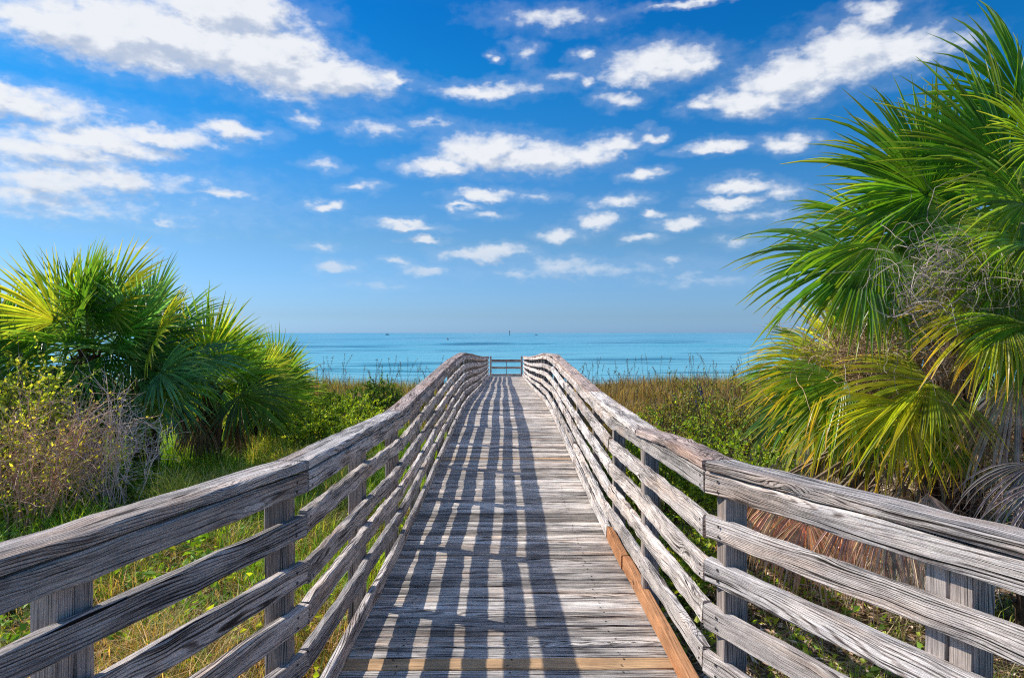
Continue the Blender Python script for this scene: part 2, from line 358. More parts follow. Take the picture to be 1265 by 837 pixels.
def sea():
    ys = np.concatenate([np.linspace(44, 420, 420), np.geomspace(424, 40000, 60)])
    us = np.linspace(-1, 1, 90)
    Y, U = np.meshgrid(ys, us, indexing='ij')
    X = U * (140 + Y * 1.05)
    r = np.random.default_rng(5)
    Z = np.full_like(X, -3.0)
    fade = np.clip((430 - Y) / 150, 0, 1)
    for k in range(9):                                   # long low swells rolling in
        lam = r.uniform(9, 46); th = r.normal(0, .10); ph = r.uniform(0, 6.28)
        kx, ky = math.sin(th) * 6.283 / lam, math.cos(th) * 6.283 / lam
        s = np.sin(kx * X + ky * Y + ph + .8 * np.sin(X / 37 + k))
        Z += fade * .0040 * lam * (s + .35 * s * s * np.sign(s))
    nx = len(us); i = (np.arange(len(ys) - 1)[:, None] * nx + np.arange(nx - 1)[None]).ravel()
    mb = MB(); mb.add(np.stack([X, Y, Z], -1), np.stack([i, i + 1, i + nx + 1, i + nx], -1))
    m, nt = new_mat('sea_water'); N = NT(nt)
    pos = N.n('ShaderNodeNewGeometry').outputs['Position']
    s = N.n('ShaderNodeSeparateXYZ', {0: pos})
    # shaded wave faces painted in as darker colour bands; the scale grows with the distance so that swells stay readable
    ly = N.math('LOGARITHM', N.math('MAXIMUM', s.outputs[1], 5.0), 2.718)
    xr = N.math('DIVIDE', s.outputs[0], N.math('MAXIMUM', s.outputs[1], 20.0))
    b1 = N.noise(N.xyz(N.math('MULTIPLY', xr, 3.2), N.math('MULTIPLY', ly, 15.0), 0.0), 1.0, 6.0, .62, .3)
    b2 = N.noise(N.xyz(N.math('MULTIPLY', s.outputs[0], .05), N.math('MULTIPLY', s.outputs[1], .35), 0.0), 1.0, 6.0, .65)
    near = N.smooth(ly, 3.9, 6.2, 0.0, 1.0)
    wave_dark = N.mix(near, rgb(.025, .21, .28), rgb(.02, .18, .28))
    lite = N.mix(near, rgb(.165, .49, .55), rgb(.11, .39, .50))
    f = N.smooth(N.math('MULTIPLY_ADD', b1, .65, N.math('MULTIPLY', b2, .35)), .40, .51)
    col = N.mix(f, wave_dark, lite)
    w = N.noise(N.xyz(N.math('MULTIPLY', s.outputs[0], .5), N.math('MULTIPLY', s.outputs[1], 1.6), 0.0), 1.0, 7.0, .65)
    bp = N.n('ShaderNodeBump', {'Strength': .35, 'Distance': .25, 'Height': w})
    p = N.n('ShaderNodeBsdfPrincipled', {'Base Color': col, 'Roughness': .28, 'IOR': 1.33, 'Normal': bp})
    p.inputs['Specular IOR Level'].default_value = .2
    N.n('ShaderNodeOutputMaterial', {0: p})
    tag(mb.build('sea', m, smooth=True), kind='structure')
sea()

# ------------------------------------------------------------------ boards
SEED = [0]
def board(mb, C, right, up, ht, hh, tone=(1, 1, 1), mat=0, chamf=.006, wear=.0018, nails=(), nail_side=1, flip=False):
    """a timber along the points C: half thickness ht along right, half height hh along up"""
    SEED[0] += 1; r = np.random.default_rng(SEED[0] * 17 + 3)
    C = np.asarray(C, float); n = len(C)
    right = np.broadcast_to(np.asarray(right, float), (n, 3)); up = np.broadcast_to(np.asarray(up, float), (n, 3))
    c = min(chamf, ht * .5, hh * .5)
    prof = np.array([(ht, -hh + c), (ht, hh - c), (ht - c, hh), (-ht + c, hh), (-ht, hh - c), (-ht, -hh + c), (-ht + c, -hh), (ht - c, -hh)])
    P = np.broadcast_to(prof, (n, 8, 2)).copy()
    P += r.normal(0, wear, (n, 8, 2))
    V = C[:, None] + P[..., :1] * right[:, None] + P[..., 1:] * up[:, None]
    s = np.concatenate([[0], np.cumsum(np.linalg.norm(np.diff(C, axis=0), axis=1))]) + r.uniform(0, 400)
    per = np.concatenate([[0], np.cumsum(np.linalg.norm(np.roll(prof, -1, 0) - prof, axis=1))]) + r.uniform(0, 60)
    i = np.arange(n - 1)[:, None] * 8; j = np.arange(8)[None]; k = (j + 1) % 8
    q = np.stack([i + j, i + k, i + 8 + k, i + 8 + j], -1).reshape(-1, 4)
    ii, jj = np.meshgrid(np.arange(n - 1), np.arange(8), indexing='ij')
    uv = np.stack([np.stack([s[ii], per[jj]], -1), np.stack([s[ii], per[jj + 1]], -1),
                   np.stack([s[ii + 1], per[jj + 1]], -1), np.stack([s[ii + 1], per[jj]], -1)], 2).reshape(-1, 2)
    e = (n - 1) * 8
    cq = np.array([[3, 2, 1, 0], [7, 4, 3, 0], [7, 6, 5, 4], [e, e + 1, e + 2, e + 3], [e, e + 3, e + 4, e + 7], [e + 4, e + 5, e + 6, e + 7]])
    pe = np.tile(prof, (2, 1)); 
    cuv = np.array([pe[(v % 8)] for v in cq.ravel()]) * np.array([.05, 1.0]) + s[0]
    mb.add(V.reshape(-1, 3), np.concatenate([q, cq]), col=tone, uvq=np.concatenate([uv, cuv]), mat=mat)
    for a in nails:                                       # small rusty nail heads set proud of the face
        f = np.clip(a, 0, 1) * (n - 1); i0 = min(int(f), n - 2); fr = f - i0
        for hgt in (-.5, .45):
            p = C[i0] * (1 - fr) + C[i0 + 1] * fr + up[0] * hh * (hgt + r.uniform(-.1, .1)) + right[0] * (ht + .0035) * nail_side
            ax = norm(C[i0 + 1] - C[i0])
            th = np.arange(6) * math.pi / 3 * nail_side
            ring = p + .0065 * (np.cos(th)[:, None] * ax + np.sin(th)[:, None] * up[0])
            mb.add(np.concatenate([ring, [p]]), tris=[[t, (t + 1) % 6, 6] for t in range(6)], mat=1)
def samples(a, b, step):
    return np.linspace(a, b, max(2, int(math.ceil((b - a) / step)) + 1))
def grey(r, base=1.0, var=.14, warm=0.0):
    t = base * (1 + r.normal(0, var)); w = r.uniform(-.02, .03) + warm
    return (t * (1 + w), t, t * (1 - w))

# ------------------------------------------------------------------ boardwalk: planks, kerb boards, stringers
def boardwalk():
    t = thing('boardwalk', 'grey weathered plank boardwalk running over a low crest towards the sea', 'boardwalk', (0, 0, -.02))
    loc = t.location
    r = np.random.default_rng(11)
    planks, fresh = MB(), MB()
    y = -4.0; CX = .008
    while y < END_Y + .1:
        wdt = .114 + r.normal(0, .002)
        yc = y + wdt / 2
        isfresh = abs(yc - 3.285) < .0605
        sem = abs(yc - 8.45) < .07 or abs(yc - 4.9) < .03
        hw = .845 if yc > 2.6 else .845 + .45 * max(0, 2.75 - yc) + .03
        zl = float(deck_z(yc)); n = 7 if yc < 12 else 3
        xs = np.linspace(-hw + r.normal(0, .008), hw + r.normal(0, .008), n)
        C = np.stack([xs + CX, np.full(n, yc) + r.normal(0, .0012, n), np.full(n, zl - .019) + r.normal(0, .0018)], -1)
        slope = float(deck_z(yc + .1) - deck_z(yc - .1)) / .2
        tilt = r.normal(0, .012)
        up = norm([0, -slope - tilt, 1.0]); rt = norm([0, 1.0, slope + tilt])
        tone = grey(r, .98, .22, .0)
        if sem: tone = (1.35, 1.05, .75)
        board(fresh if isfresh else planks, C, rt, up, wdt / 2, .019, (1, 1, 1) if isfresh else tone, chamf=.005, wear=.0012)
        y += wdt + .009 + abs(r.normal(0, .003))
    for k in range(46):                                   # rusty nail heads over the stringers
        yc = .9 + k * .148 + r.uniform(-.02, .02)
        for sx in (-.55, .0, .55):
            for q in (-.035, .035):
                px = CX + sx + r.normal(0, .012); py = yc + q; th = np.arange(6) * math.pi / 3
                pz = float(deck_z(py)) + .0035
                planks.add(np.concatenate([np.stack([px + .006 * np.cos(th), py + .006 * np.sin(th), np.full(6, pz)], -1), [[px, py, pz + .001]]]), tris=[[i, (i + 1) % 6, 6] for i in range(6)], mat=1)
    planks.build('deck', [M['deck'], M['nail']], t, loc)
    o = fresh.build('plank', M['fresh'], t, loc); o['label'] = 'new yellow plank set among the grey ones'
    # kerb boards along both edges: weathered on the left and far right, new orange timber at the near right
    def kerb(name, side, y0, y1, mats, tone, label=None, ht=.019, hh=.045, lift=.012, x=.804, step=.35):
        mb = MB(); ys = samples(y0, y1, step)
        C = np.stack([np.full(len(ys), side * x + CX) + r.normal(0, .002, len(ys)), ys, deck_z(ys) + lift + hh], -1)
        board(mb, C, (1, 0, 0), (0, 0, 1), ht, hh, tone, wear=.0015)
        o = mb.build(name, mats, t, loc)
        if label: o['label'] = label
    y0 = -4.0
    for y1 in (-.4, 2.62, 5.3, 8.1, 10.9, 13.7, 16.6, 19.5, 22.4, 25.2, 28.0, 30.8, 33.1):
        kerb('kerb_board', -1, y0 + .004, y1 - .004, M['rail'], grey(r, 1.0, .1)); y0 = y1
    y0 = 5.42
    for y1 in (8.1, 10.9, 13.7, 16.6, 19.5, 22.4, 25.2, 28.0, 30.8, 33.1):
        kerb('kerb_board', 1, y0 + .004, y1 - .004, M['rail'], grey(r, 1.1, .1)); y0 = y1
    kerb('kerb_board', 1, 4.70, 5.41, M['fresh'], (.86, .62, .50), 'new orange brown kerb timber', .026, .05, .004, .812, .15)
    kerb('kerb_board', 1, -4.0, 4.69, M['fresh'], (.95, .72, .62), 'new orange brown kerb timber', .026, .05, .003, .815, .3)
    for sx in (-.55, 0, .55):
        mb = MB(); ys = samples(-4, END_Y, 1.2)
        board(mb, np.stack([np.full(len(ys), sx), ys, deck_z(ys) - .04 - .092], -1), (1, 0, 0), (0, 0, 1), .02, .092, grey(r, .6))
        mb.build('stringer', M['post'], t, loc)
    return t
boardwalk()

# ------------------------------------------------------------------ railings
POSTS = [-1.9, -.1, 1.80, 2.75, 4.1, 5.33, 6.75, 8.1, 9.5, 10.9, 12.3, 13.7, 15.1, 16.6, 18.0, 19.5, 20.9, 22.4, 23.8, 25.2, 26.6, 28.0, 29.4, 30.8, 32.1, 33.0]
BEND = 2.78
def railing(side, name_label, flare, bright):
    t = thing('timber_railing', name_label, 'railing', (side * .88, 16.0, -.5))
    loc = t.location; r = np.random.default_rng(31 + int(side))
    jit = {p: (r.normal(0, .012), r.normal(0, .010)) for p in POSTS}
    jx = interp([(p, jit[p][0]) for p in POSTS]); jz = interp([(p, jit[p][1]) for p in POSTS])
    def face_x(y):          # lateral position of the inner face of the boards
        y = np.asarray(y, float)
        return .80 + flare * np.clip(BEND - y, 0, 9) + np.where(y > 3.2, jx(y), 0) + .012 * (y > 31)
    def top(y): return deck_z(y) + rail_h(y) + np.where(np.asarray(y) > 3.2, jz(y), 0)
    def path(y0, y1, drop, off, step):
        ys = samples(y0, y1, step)
        x = side * (face_x(ys) + off); z = top(ys) - drop
        C = np.stack([x, ys, z], -1)
        k = ((ys - ys[0]) / (ys[-1] - ys[0]))[:, None]
        chord = C[0] + (C[-1] - C[0]) * k             # timbers are straight from joint to joint, or nearly so
        return chord * .96 + C * .04
    def frame(C):
        d = norm(np.mean(np.diff(C, axis=0), axis=0)); d[2] = 0; d = norm(d)
        rt = np.array([d[1], -d[0], 0.0])         # to the right of travel
        return rt
    # posts
    for y in POSTS:
        sl = -flare if y < BEND - .05 else 0.0
        d = norm([side * sl, 1.0, 0]); rt = np.array([d[1], -d[0], 0.0]) * side      # outward
        if abs(y - 1.80) < .01: yy = 1.80 if side < 0 else 1.89
        else: yy = y
        base = np.array([side * float(face_x(yy)), yy, 0.0]) + rt * (.038 + .047)
        if abs(y - 2.75) < .01: base = base + np.array([0, -.03, 0])
        g = float(terrain(base[0], y)) - .25; zt = float(top(y)) - .044
        near = y < 7
        zs = samples(g, zt, .2 if near else .8)
        mb = MB(); C = np.stack([np.full(len(zs), base[0]), np.full(len(zs), base[1]), zs], -1)
        if abs(y - 1.80) < .01:                   # doubled post of two timbers
            for s2 in (-1, 1):
                pw = .027 if side < 0 else .034
                board(mb, C + d * s2 * (pw + .002), rt, d, .046, pw, grey(r, 1.25, .08, .03))
        else:
            board(mb, C, rt, d, .045, .05, grey(r, 1.0 if near else .75, .1, .03))
        mb.build('post', M['post'], t, loc)
    # boards over pairs of bays, joints meeting on a post; five rows below the cap
    joints = [-1.9, 2.75, 5.33, 8.1, 10.9, 13.7, 16.6, 19.5, 22.4, 25.2, 28.0, 30.8, 33.0]
    alt = [-1.9, 2.75, 5.33, 9.5, 12.3, 15.1, 18.0, 20.9, 23.8, 26.6, 29.4, 33.0]
    for row in range(5):
        js = joints if (row % 2 == 0 or side < 0) else alt
        for a, b in zip(js[:-1], js[1:]):
            near = a < 6
            a2, b2 = a + (.004 if a > -1 else 0), b - .004
            if a == 2.75: a2 = BEND + .012
            if b == 2.75: b2 = BEND - .004
            drop = .0465 + .042 if row == 0 else .0425 + .043 + .181 * row + r.normal(0, .004)
            C = path(a2, b2, drop, .019, .12 if near else .35)
            k = np.linspace(0, 1, len(C)); ph = r.uniform(0, 6.28)
            amp = r.normal(0, .003)
            C[:, 2] += (amp * np.sin(k * math.pi) + r.normal(0, .002) * np.sin(k * 9 + ph)) * (row > 0)
            C[:, 0] += r.normal(0, .003) * np.sin(k * 6 + ph) + r.normal(0, .003)
            C[:, 2] += r.normal(0, .004) * (row > 0) + r.normal(0, .004) * (k - .5) * (row > 0)
            rt = frame(C)
            hh = (.042 if row == 0 else .0455 + r.normal(0, .0012))
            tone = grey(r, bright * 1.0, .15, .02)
            if row == 0 and a > 7: tone = (tone[0] * 1.05, tone[1] * .97, tone[2] * .92)
            mb = MB()
            nl = (.015, .5, .985) if a < 8 else ()
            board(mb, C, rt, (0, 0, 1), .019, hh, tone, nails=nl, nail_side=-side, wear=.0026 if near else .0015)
            mb.build('rail_board', [M['rail'], M['nail']], t, loc)
    # flat cap boards
    caps = [-1.9, 2.75, 5.33, 8.1, 10.9, 13.7, 16.6, 19.5, 22.4, 25.2, 28.0, 30.8, 33.05] if side < 0 else \
           [-1.9, 2.75, 3.45, 4.1, 6.75, 9.5, 12.3, 15.1, 18.0, 20.9, 23.8, 26.6, 29.4, 33.05]
    for a, b in zip(caps[:-1], caps[1:]):
        near = a < 6
        a2, b2 = a + .003, b - .003
        if a == 2.75: a2 = BEND + .004
        if b == 2.75: b2 = BEND - .002
        C = path(a2, b2, .020, .066, .12 if near else .35)
        rt = frame(C)
        brown = a > 5.2 or (side > 0 and 2.7 < a < 4.0)
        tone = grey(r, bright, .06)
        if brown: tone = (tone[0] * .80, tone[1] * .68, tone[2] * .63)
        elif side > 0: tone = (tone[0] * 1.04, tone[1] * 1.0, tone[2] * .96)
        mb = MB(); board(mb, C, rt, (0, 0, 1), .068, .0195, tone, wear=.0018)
        mb.build('cap_rail', [M['rail'], M['nail']], t, loc)
    return t
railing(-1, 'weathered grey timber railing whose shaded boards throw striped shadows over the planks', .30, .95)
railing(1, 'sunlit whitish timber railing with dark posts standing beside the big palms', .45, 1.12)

def end_gate():
    t = thing('end_railing', 'small dark three bar railing closing the far end of the boardwalk', 'railing', (0, END_Y, -.5))
    loc = t.location; z0 = float(deck_z(END_Y)); r = np.random.default_rng(3)
    for x in (-.74, .76):
        mb = MB(); zs = samples(-1.4, z0 + .98, .5)
        board(mb, np.stack([np.full(len(zs), x), np.full(len(zs), END_Y + .1), zs], -1), (1, 0, 0), (0, 1, 0), .045, .045, grey(r, 1.3, .1, .05)); mb.build('post', M['post'], t, loc)
    mb = MB(); zs = samples(z0 + .01, z0 + .80, .4)
    board(mb, np.stack([np.full(len(zs), .02), np.full(len(zs), END_Y + .14), zs], -1), (1, 0, 0), (0, 1, 0), .014, .02, grey(r, .5)); mb.build('baluster', M['post'], t, loc)
    for z, hh in ((.76, .062), (.42, .05), (.07, .055)):
        mb = MB(); xs = samples(-.69, .71, .4)
        board(mb, np.stack([xs, np.full(len(xs), END_Y + .10), np.full(len(xs), z0 + z)], -1), (0, 1, 0), (0, 0, 1), .02, hh, grey(r, 1.3, .1, .05)); mb.build('bar', M['post'], t, loc)
end_gate()
# ------------------------------------------------------------------ fan palms
UP = np.array([0, 0, 1.0])
def blade(mb, r, hub, axis, normal, R, nseg=42, spread=100, grav=.35, tipg=1.2, cup=.18, tone=(.05, .11, .02), tip=(.22, .20, .05), wid=1.3, costa=.25, ragged=.06, tj=.50, nr=7):
    """pleated fan of narrow pointed segments joined near the hub, tips bending under gravity"""
    axis = norm(axis); normal = norm(normal - axis * np.dot(normal, axis)); side = np.cross(axis, normal)
    th = np.radians(np.linspace(-spread, spread, nseg)) + r.normal(0, .012, nseg)
    L = R * (.66 + .34 * np.cos(th * .75)) * (1 + r.normal(0, ragged, nseg))
    broken = r.random(nseg) < .05; L = np.where(broken, L * r.uniform(.5, .8, nseg), L)
    d = np.cos(th)[:, None] * axis + np.sin(th)[:, None] * side
    d = norm(d + normal * (cup * np.abs(np.sin(th)) - costa * .15)[:, None] + r.normal(0, .012, (nseg, 3)))
    T = np.array([0, .16, .32, .46, .60, .73, .87, 1.0])[:nr + 1] if nr == 7 else np.linspace(0, 1, nr + 1)
    P = [np.repeat(hub[None], nseg, 0)]; D = []
    g_seg = tipg * r.uniform(.35, 1.5, nseg)
    wind = r.normal(0, .12, (nseg, 3))
    for k in range(1, len(T)):
        tm = (T[k] + T[k - 1]) / 2
        dd = norm(d - normal * (costa * tm)[..., None] - UP * (grav * tm + g_seg * max(0, tm - .40) ** 1.5)[:, None] + wind * tm ** 2)
        D.append(dd); P.append(P[-1] + dd * (L * (T[k] - T[k - 1]))[:, None])
    P = np.stack(P, 1); D.append(D[-1]); D = np.stack(D, 1)
    dth = math.radians(2 * spread) / nseg
    w = np.where(T <= tj, T * dth * .56, tj * dth * .56 * (1 - ((T - tj) / (1 - tj)).clip(0, 1) ** 1.25)) * wid
    w = np.maximum(w, .0012 / R)
    hw = L[:, None] * w[None]
    A = norm(np.cross(D, normal)); Nn = np.cross(A, D)
    roll = r.normal(0, .7, nseg)[:, None, None] * np.clip(T - .38, 0, 1)[None, :, None]
    A2 = A * np.cos(roll) + Nn * np.sin(roll); N2 = Nn * np.cos(roll) - A * np.sin(roll)
    e = hw[..., None]
    V = np.stack([P - A2 * e + N2 * e * .55, P - N2 * e * .25, P + A2 * e + N2 * e * .55], 2)   # seg, ring, 3
    nrg = len(T); base = (np.arange(nseg)[:, None] * nrg + np.arange(nrg - 1)[None])[..., None] * 3
    q = np.concatenate([base + np.array([0, 1, 4, 3]), base + np.array([1, 2, 5, 4])], -1).reshape(-1, 4)
    tone = np.asarray(tone) * np.exp(r.normal(0, .22, nseg))[:, None] * (1 + r.normal(0, .06, (nseg, 3)))
    tp = np.asarray(tip) * np.exp(r.normal(0, .2, nseg))[:, None]
    burn = r.beta(1.2, 2.2, nseg)[:, None]
    f = np.clip((T[None] - .62 + .3 * (burn - .35)) / .5, 0, 1)[..., None] ** 1.5
    c = tone[:, None] * (1 - f) + tp[:, None] * f
    c = np.repeat(c[:, :, None], 3, 2); c[:, :, 1] *= .85
    mb.add(V.reshape(-1, 3), q, col=np.clip(c, .003, 1).reshape(-1, 3))

def frond(t, loc, r, crown, hub, axis, normal, R, mat='palm', stalk_tone=(.16, .20, .05), label=None, **kw):
    mb = MB(); blade(mb, r, np.asarray(hub, float), np.asarray(axis, float), np.asarray(normal, float), R, **kw)
    o = mb.build('frond' if mat == 'palm' else 'dead_frond', M[mat], t, loc)
    if label: o['label'] = label
    k = np.linspace(0, 1, 7)[:, None]
    mid = (np.asarray(crown) + hub) / 2 + UP * .12 * np.linalg.norm(np.asarray(hub) - crown)
    pts = (1 - k) ** 2 * crown + 2 * k * (1 - k) * mid + k ** 2 * (np.asarray(hub) + norm(axis) * .10 * R * k)
    V, q = tube(pts, np.linspace(.019, .009, 7), 5); m2 = MB()
    m2.add(V, q, col=np.asarray(stalk_tone)); m2.build('stalk', M['leaf' if mat == 'palm' else 'dead'], o, loc)
    return o

def trunk(t, loc, r, x, y, z0, z1, rad=.14):
    mb = MB(); zs = np.linspace(z0, z1, 9)
    pts = np.stack([x + .03 * np.sin(zs * 2), y + .03 * np.cos(zs * 2.3), zs], -1)
    V, q = tube(pts, np.linspace(rad * 1.15, rad * .9, 9), 12); mb.add(V, q, col=(.9, .8, .7))
    n = int((z1 - z0) * 34)
    for i in range(n):                                     # old leaf bases hugging the trunk
        a = i * 2.4 + r.normal(0, .2); z = z0 + (z1 - z0) * (i + .5) / n
        o = np.array([math.cos(a), math.sin(a), 0]); p = np.array([x, y, z]) + o * rad * .9
        tip = p + o * .09 + UP * r.uniform(.12, .22)
        s = np.cross(o, UP) * .035
        c = np.array([.13, .095, .065]) / .13 * r.uniform(.5, 1.6)
        mb.add([p - s, p + s, tip + s * .4, tip - s * .4, p - UP * .03 + o * .03], [[0, 1, 2, 3]], [[0, 4, 1], [0, 3, 4]], col=c)
    mb.build('trunk', M['bark'], t, loc)

def palm(label, x, y, zc, n, R, pet, seed, lean=0.0, tone=(.045, .11, .02), el0=88, el1=-25, dead=4, group=None, nseg=38, grav=.3, tipg=.9, azr=None, yellow=.15, face=.5, wid=1.3):
    r = np.random.default_rng(seed); z0 = float(terrain(x, y))
    t = thing('fan_palm', label, 'palm', (x, y, z0), group); loc = t.location
    crown = np.array([x, y, zc])
    trunk(t, loc, r, x, y, z0 - .1, zc - .05)
    for i in range(n):
        f = (i + .5) / n
        el = math.radians(el0 + (el1 - el0) * f ** .85); az = i * 2.39996 + r.normal(0, .25)
        d = np.array([math.cos(az) * math.cos(el), math.sin(az) * math.cos(el), math.sin(el)])
        hub = crown + d * pet * r.uniform(.75, 1.2) - UP * .10 * math.cos(el)
        ax = norm(d + np.array([0, 0, .25 - .55 * f]) + r.normal(0, .12, 3))
        nm = norm(np.cross(np.cross(ax, UP + r.normal(0, .3, 3)), ax))
        nm = norm(nm + np.array([0, -face * r.uniform(.2, 1.4), 0]) + r.normal(0, .2, 3))
        tn = np.asarray(tone) * np.exp(r.normal(0, .2))
        tp = (.14, .15, .04)
        if r.random() < yellow: tn = np.array([.17, .19, .025]); tp = (.30, .22, .05)
        if f > .8: tn = tn * np.array([.75, .8, 1.3])
        frond(t, loc, r, crown, hub, ax, nm, R * r.uniform(.85, 1.1), nseg=nseg, spread=r.uniform(85, 118), grav=grav * r.uniform(.5, 1.5) * (.3 + f), tipg=tipg * (.35 + f), tone=tn, tip=tp, cup=r.uniform(.1, .35), wid=wid)
    for i in range(dead):
        az = i * 2.1 + r.uniform(0, 1.0)
        d = np.array([math.cos(az), math.sin(az), -.9])
        hub = crown - UP * .15 + norm(d) * pet * .8
        frond(t, loc, r, crown - UP * .15, hub, norm(d + np.array([0, 0, -1.2])), norm(np.array([math.cos(az), math.sin(az), .5])), R * .75, mat='dead', stalk_tone=(.2, .14, .08), nseg=26, spread=60, grav=2.0, tipg=1.5, tone=(.24, .16, .09), tip=(.30, .24, .17), wid=.75)
    return t, r, crown
GL = 'palmetto clump left of the boardwalk'
palm('tall spiky fan palm at the top of the left clump, behind the twiggy shrub', -5.45, 9.0, 1.36, 24, .92, .62, 101, group=GL, el1=-8, yellow=.2, tone=(.05, .115, .02), face=1.3, grav=.12, tipg=.4, wid=.85)
palm('fan palm with blue green hanging fronds in the middle of the left clump', -4.80, 9.2, 1.25, 18, .92, .58, 102, group=GL, tone=(.055, .12, .065), el1=-60, dead=7, tipg=1.1, face=1.2, grav=.2, wid=.95)
palm('fan palm at the far left edge, fronds cut off by the picture border', -6.40, 8.7, 1.0, 13, .92, .50, 103, group=GL, tone=(.06, .12, .02), yellow=.3, face=1.2, grav=.12, tipg=.4, wid=.85)
palm('lower fan palm on the right shoulder of the left clump', -4.25, 9.9, .80, 14, .92, .48, 104, group=GL, tone=(.07, .13, .02), el1=0, yellow=.25, face=1.2, grav=.12, tipg=.4, wid=.85)
palm('yellow green low palmetto between the clump and the leafy shrubs', -4.2, 11.2, .50, 15, .88, .42, 105, group=GL, tone=(.085, .135, .02), el1=-15, yellow=.35, face=1.2, grav=.12, tipg=.4, wid=.85)
palm('small outermost palmetto nearest to the sea, right end of the left clump', -4.3, 12.6, .45, 17, .82, .40, 106, group=GL, tone=(.055, .11, .02), el1=-10, yellow=.2, face=1.2, grav=.12, tipg=.4, wid=.85)

# the right hand thicket: crowns with fronds set one by one
def hero(label, x, y, zc, seed, spec, deadspec=()):
    r = np.random.default_rng(seed); z0 = float(terrain(x, y))
    t = thing('fan_palm', label, 'palm', (x, y, z0), 'big fan palms right of the boardwalk'); loc = t.location
    crown = np.array([x, y, zc]); trunk(t, loc, r, x, y, z0 - .1, zc - .05, .15)
    for (hub, tip, nm, spread, grav, tipg, tone, tp, nseg) in spec:
        hub = np.array(hub); ax = np.array(tip) - hub
        frond(t, loc, r, crown, hub, ax, np.array(nm, float), float(np.linalg.norm(ax)), nseg=nseg, spread=spread, grav=grav, tipg=tipg, tone=tone, tip=tp, cup=.15, wid=1.1, ragged=.10)
    for (hub, tip, spread, tone) in deadspec:
        hub = np.array(hub); ax = np.array(tip) - hub
        frond(t, loc, r, crown - UP * .1, hub, ax, np.array([-.3, -.8, .3]), float(np.linalg.norm(ax)), mat='dead', stalk_tone=(.22, .16, .1), nseg=34, spread=spread, grav=1.2, tipg=1.2, tone=tone, tip=np.array(tone) * 1.2, wid=.8, ragged=.15)
    return t, r, crown
G1, G2, G3 = (.045, .105, .012), (.085, .14, .015), (.17, .185, .014)
Y1, Y2 = (.22, .20, .04), (.44, .26, .04)
hero('tall fan palm right of the boardwalk whose broad fans reach furthest left over the dune', 3.49, 5.30, 2.11, 201, (
    ((3.08, 5.00, 2.61), (2.23, 4.80, 2.99), (-0.3, -0.9, 0.3), 100, 0.15, 0.90, G1, Y1, 56),
    ((3.27, 5.30, 2.70), (2.98, 5.20, 3.50), (-0.2, -0.95, -0.1), 70, 0.10, 0.40, G1, Y1, 44),
    ((2.57, 4.90, 2.10), (1.66, 4.70, 2.02), (-0.1, -0.7, 0.7), 85, 0.35, 1.00, G1, Y1, 52),
    ((2.59, 4.75, 2.22), (2.22, 4.50, 1.55), (-0.3, -0.9, 0.2), 70, 0.60, 1.20, G2, Y1, 40),
    ((2.93, 5.30, 2.35), (2.13, 5.40, 2.59), (-0.1, -0.5, 0.8), 80, 0.35, 1.00, G1, Y1, 46),
    ((3.03, 5.20, 2.16), (2.39, 5.20, 1.73), (-0.2, -0.8, 0.6), 80, 0.50, 1.30, G1, Y1, 44),
    ((3.69, 5.50, 2.77), (3.49, 5.50, 3.55), (-0.1, -0.95, 0.1), 95, 0.15, 0.60, G1, Y1, 48),
    ((3.32, 5.00, 2.49), (2.62, 4.60, 2.04), (-0.2, -0.9, 0.3), 85, 0.50, 1.30, G2, Y1, 44),
    ((3.95, 5.60, 2.66), (4.18, 5.60, 3.39), (0.1, -0.95, 0.1), 95, 0.20, 0.60, G1, Y1, 46),
    ((3.03, 4.90, 2.24), (2.68, 4.60, 1.66), (-0.1, -0.95, 0.2), 80, 0.60, 1.40, G2, Y1, 40),
), (
    ((3.21, 5.20, 1.54), (2.91, 5.10, 0.95), 50, (0.44, 0.29, 0.17)),
    ((3.39, 5.10, 1.49), (3.38, 5.00, 0.84), 50, (0.48, 0.32, 0.20)),
    ((3.08, 5.40, 1.54), (2.65, 5.30, 1.17), 50, (0.37, 0.26, 0.15)),
))
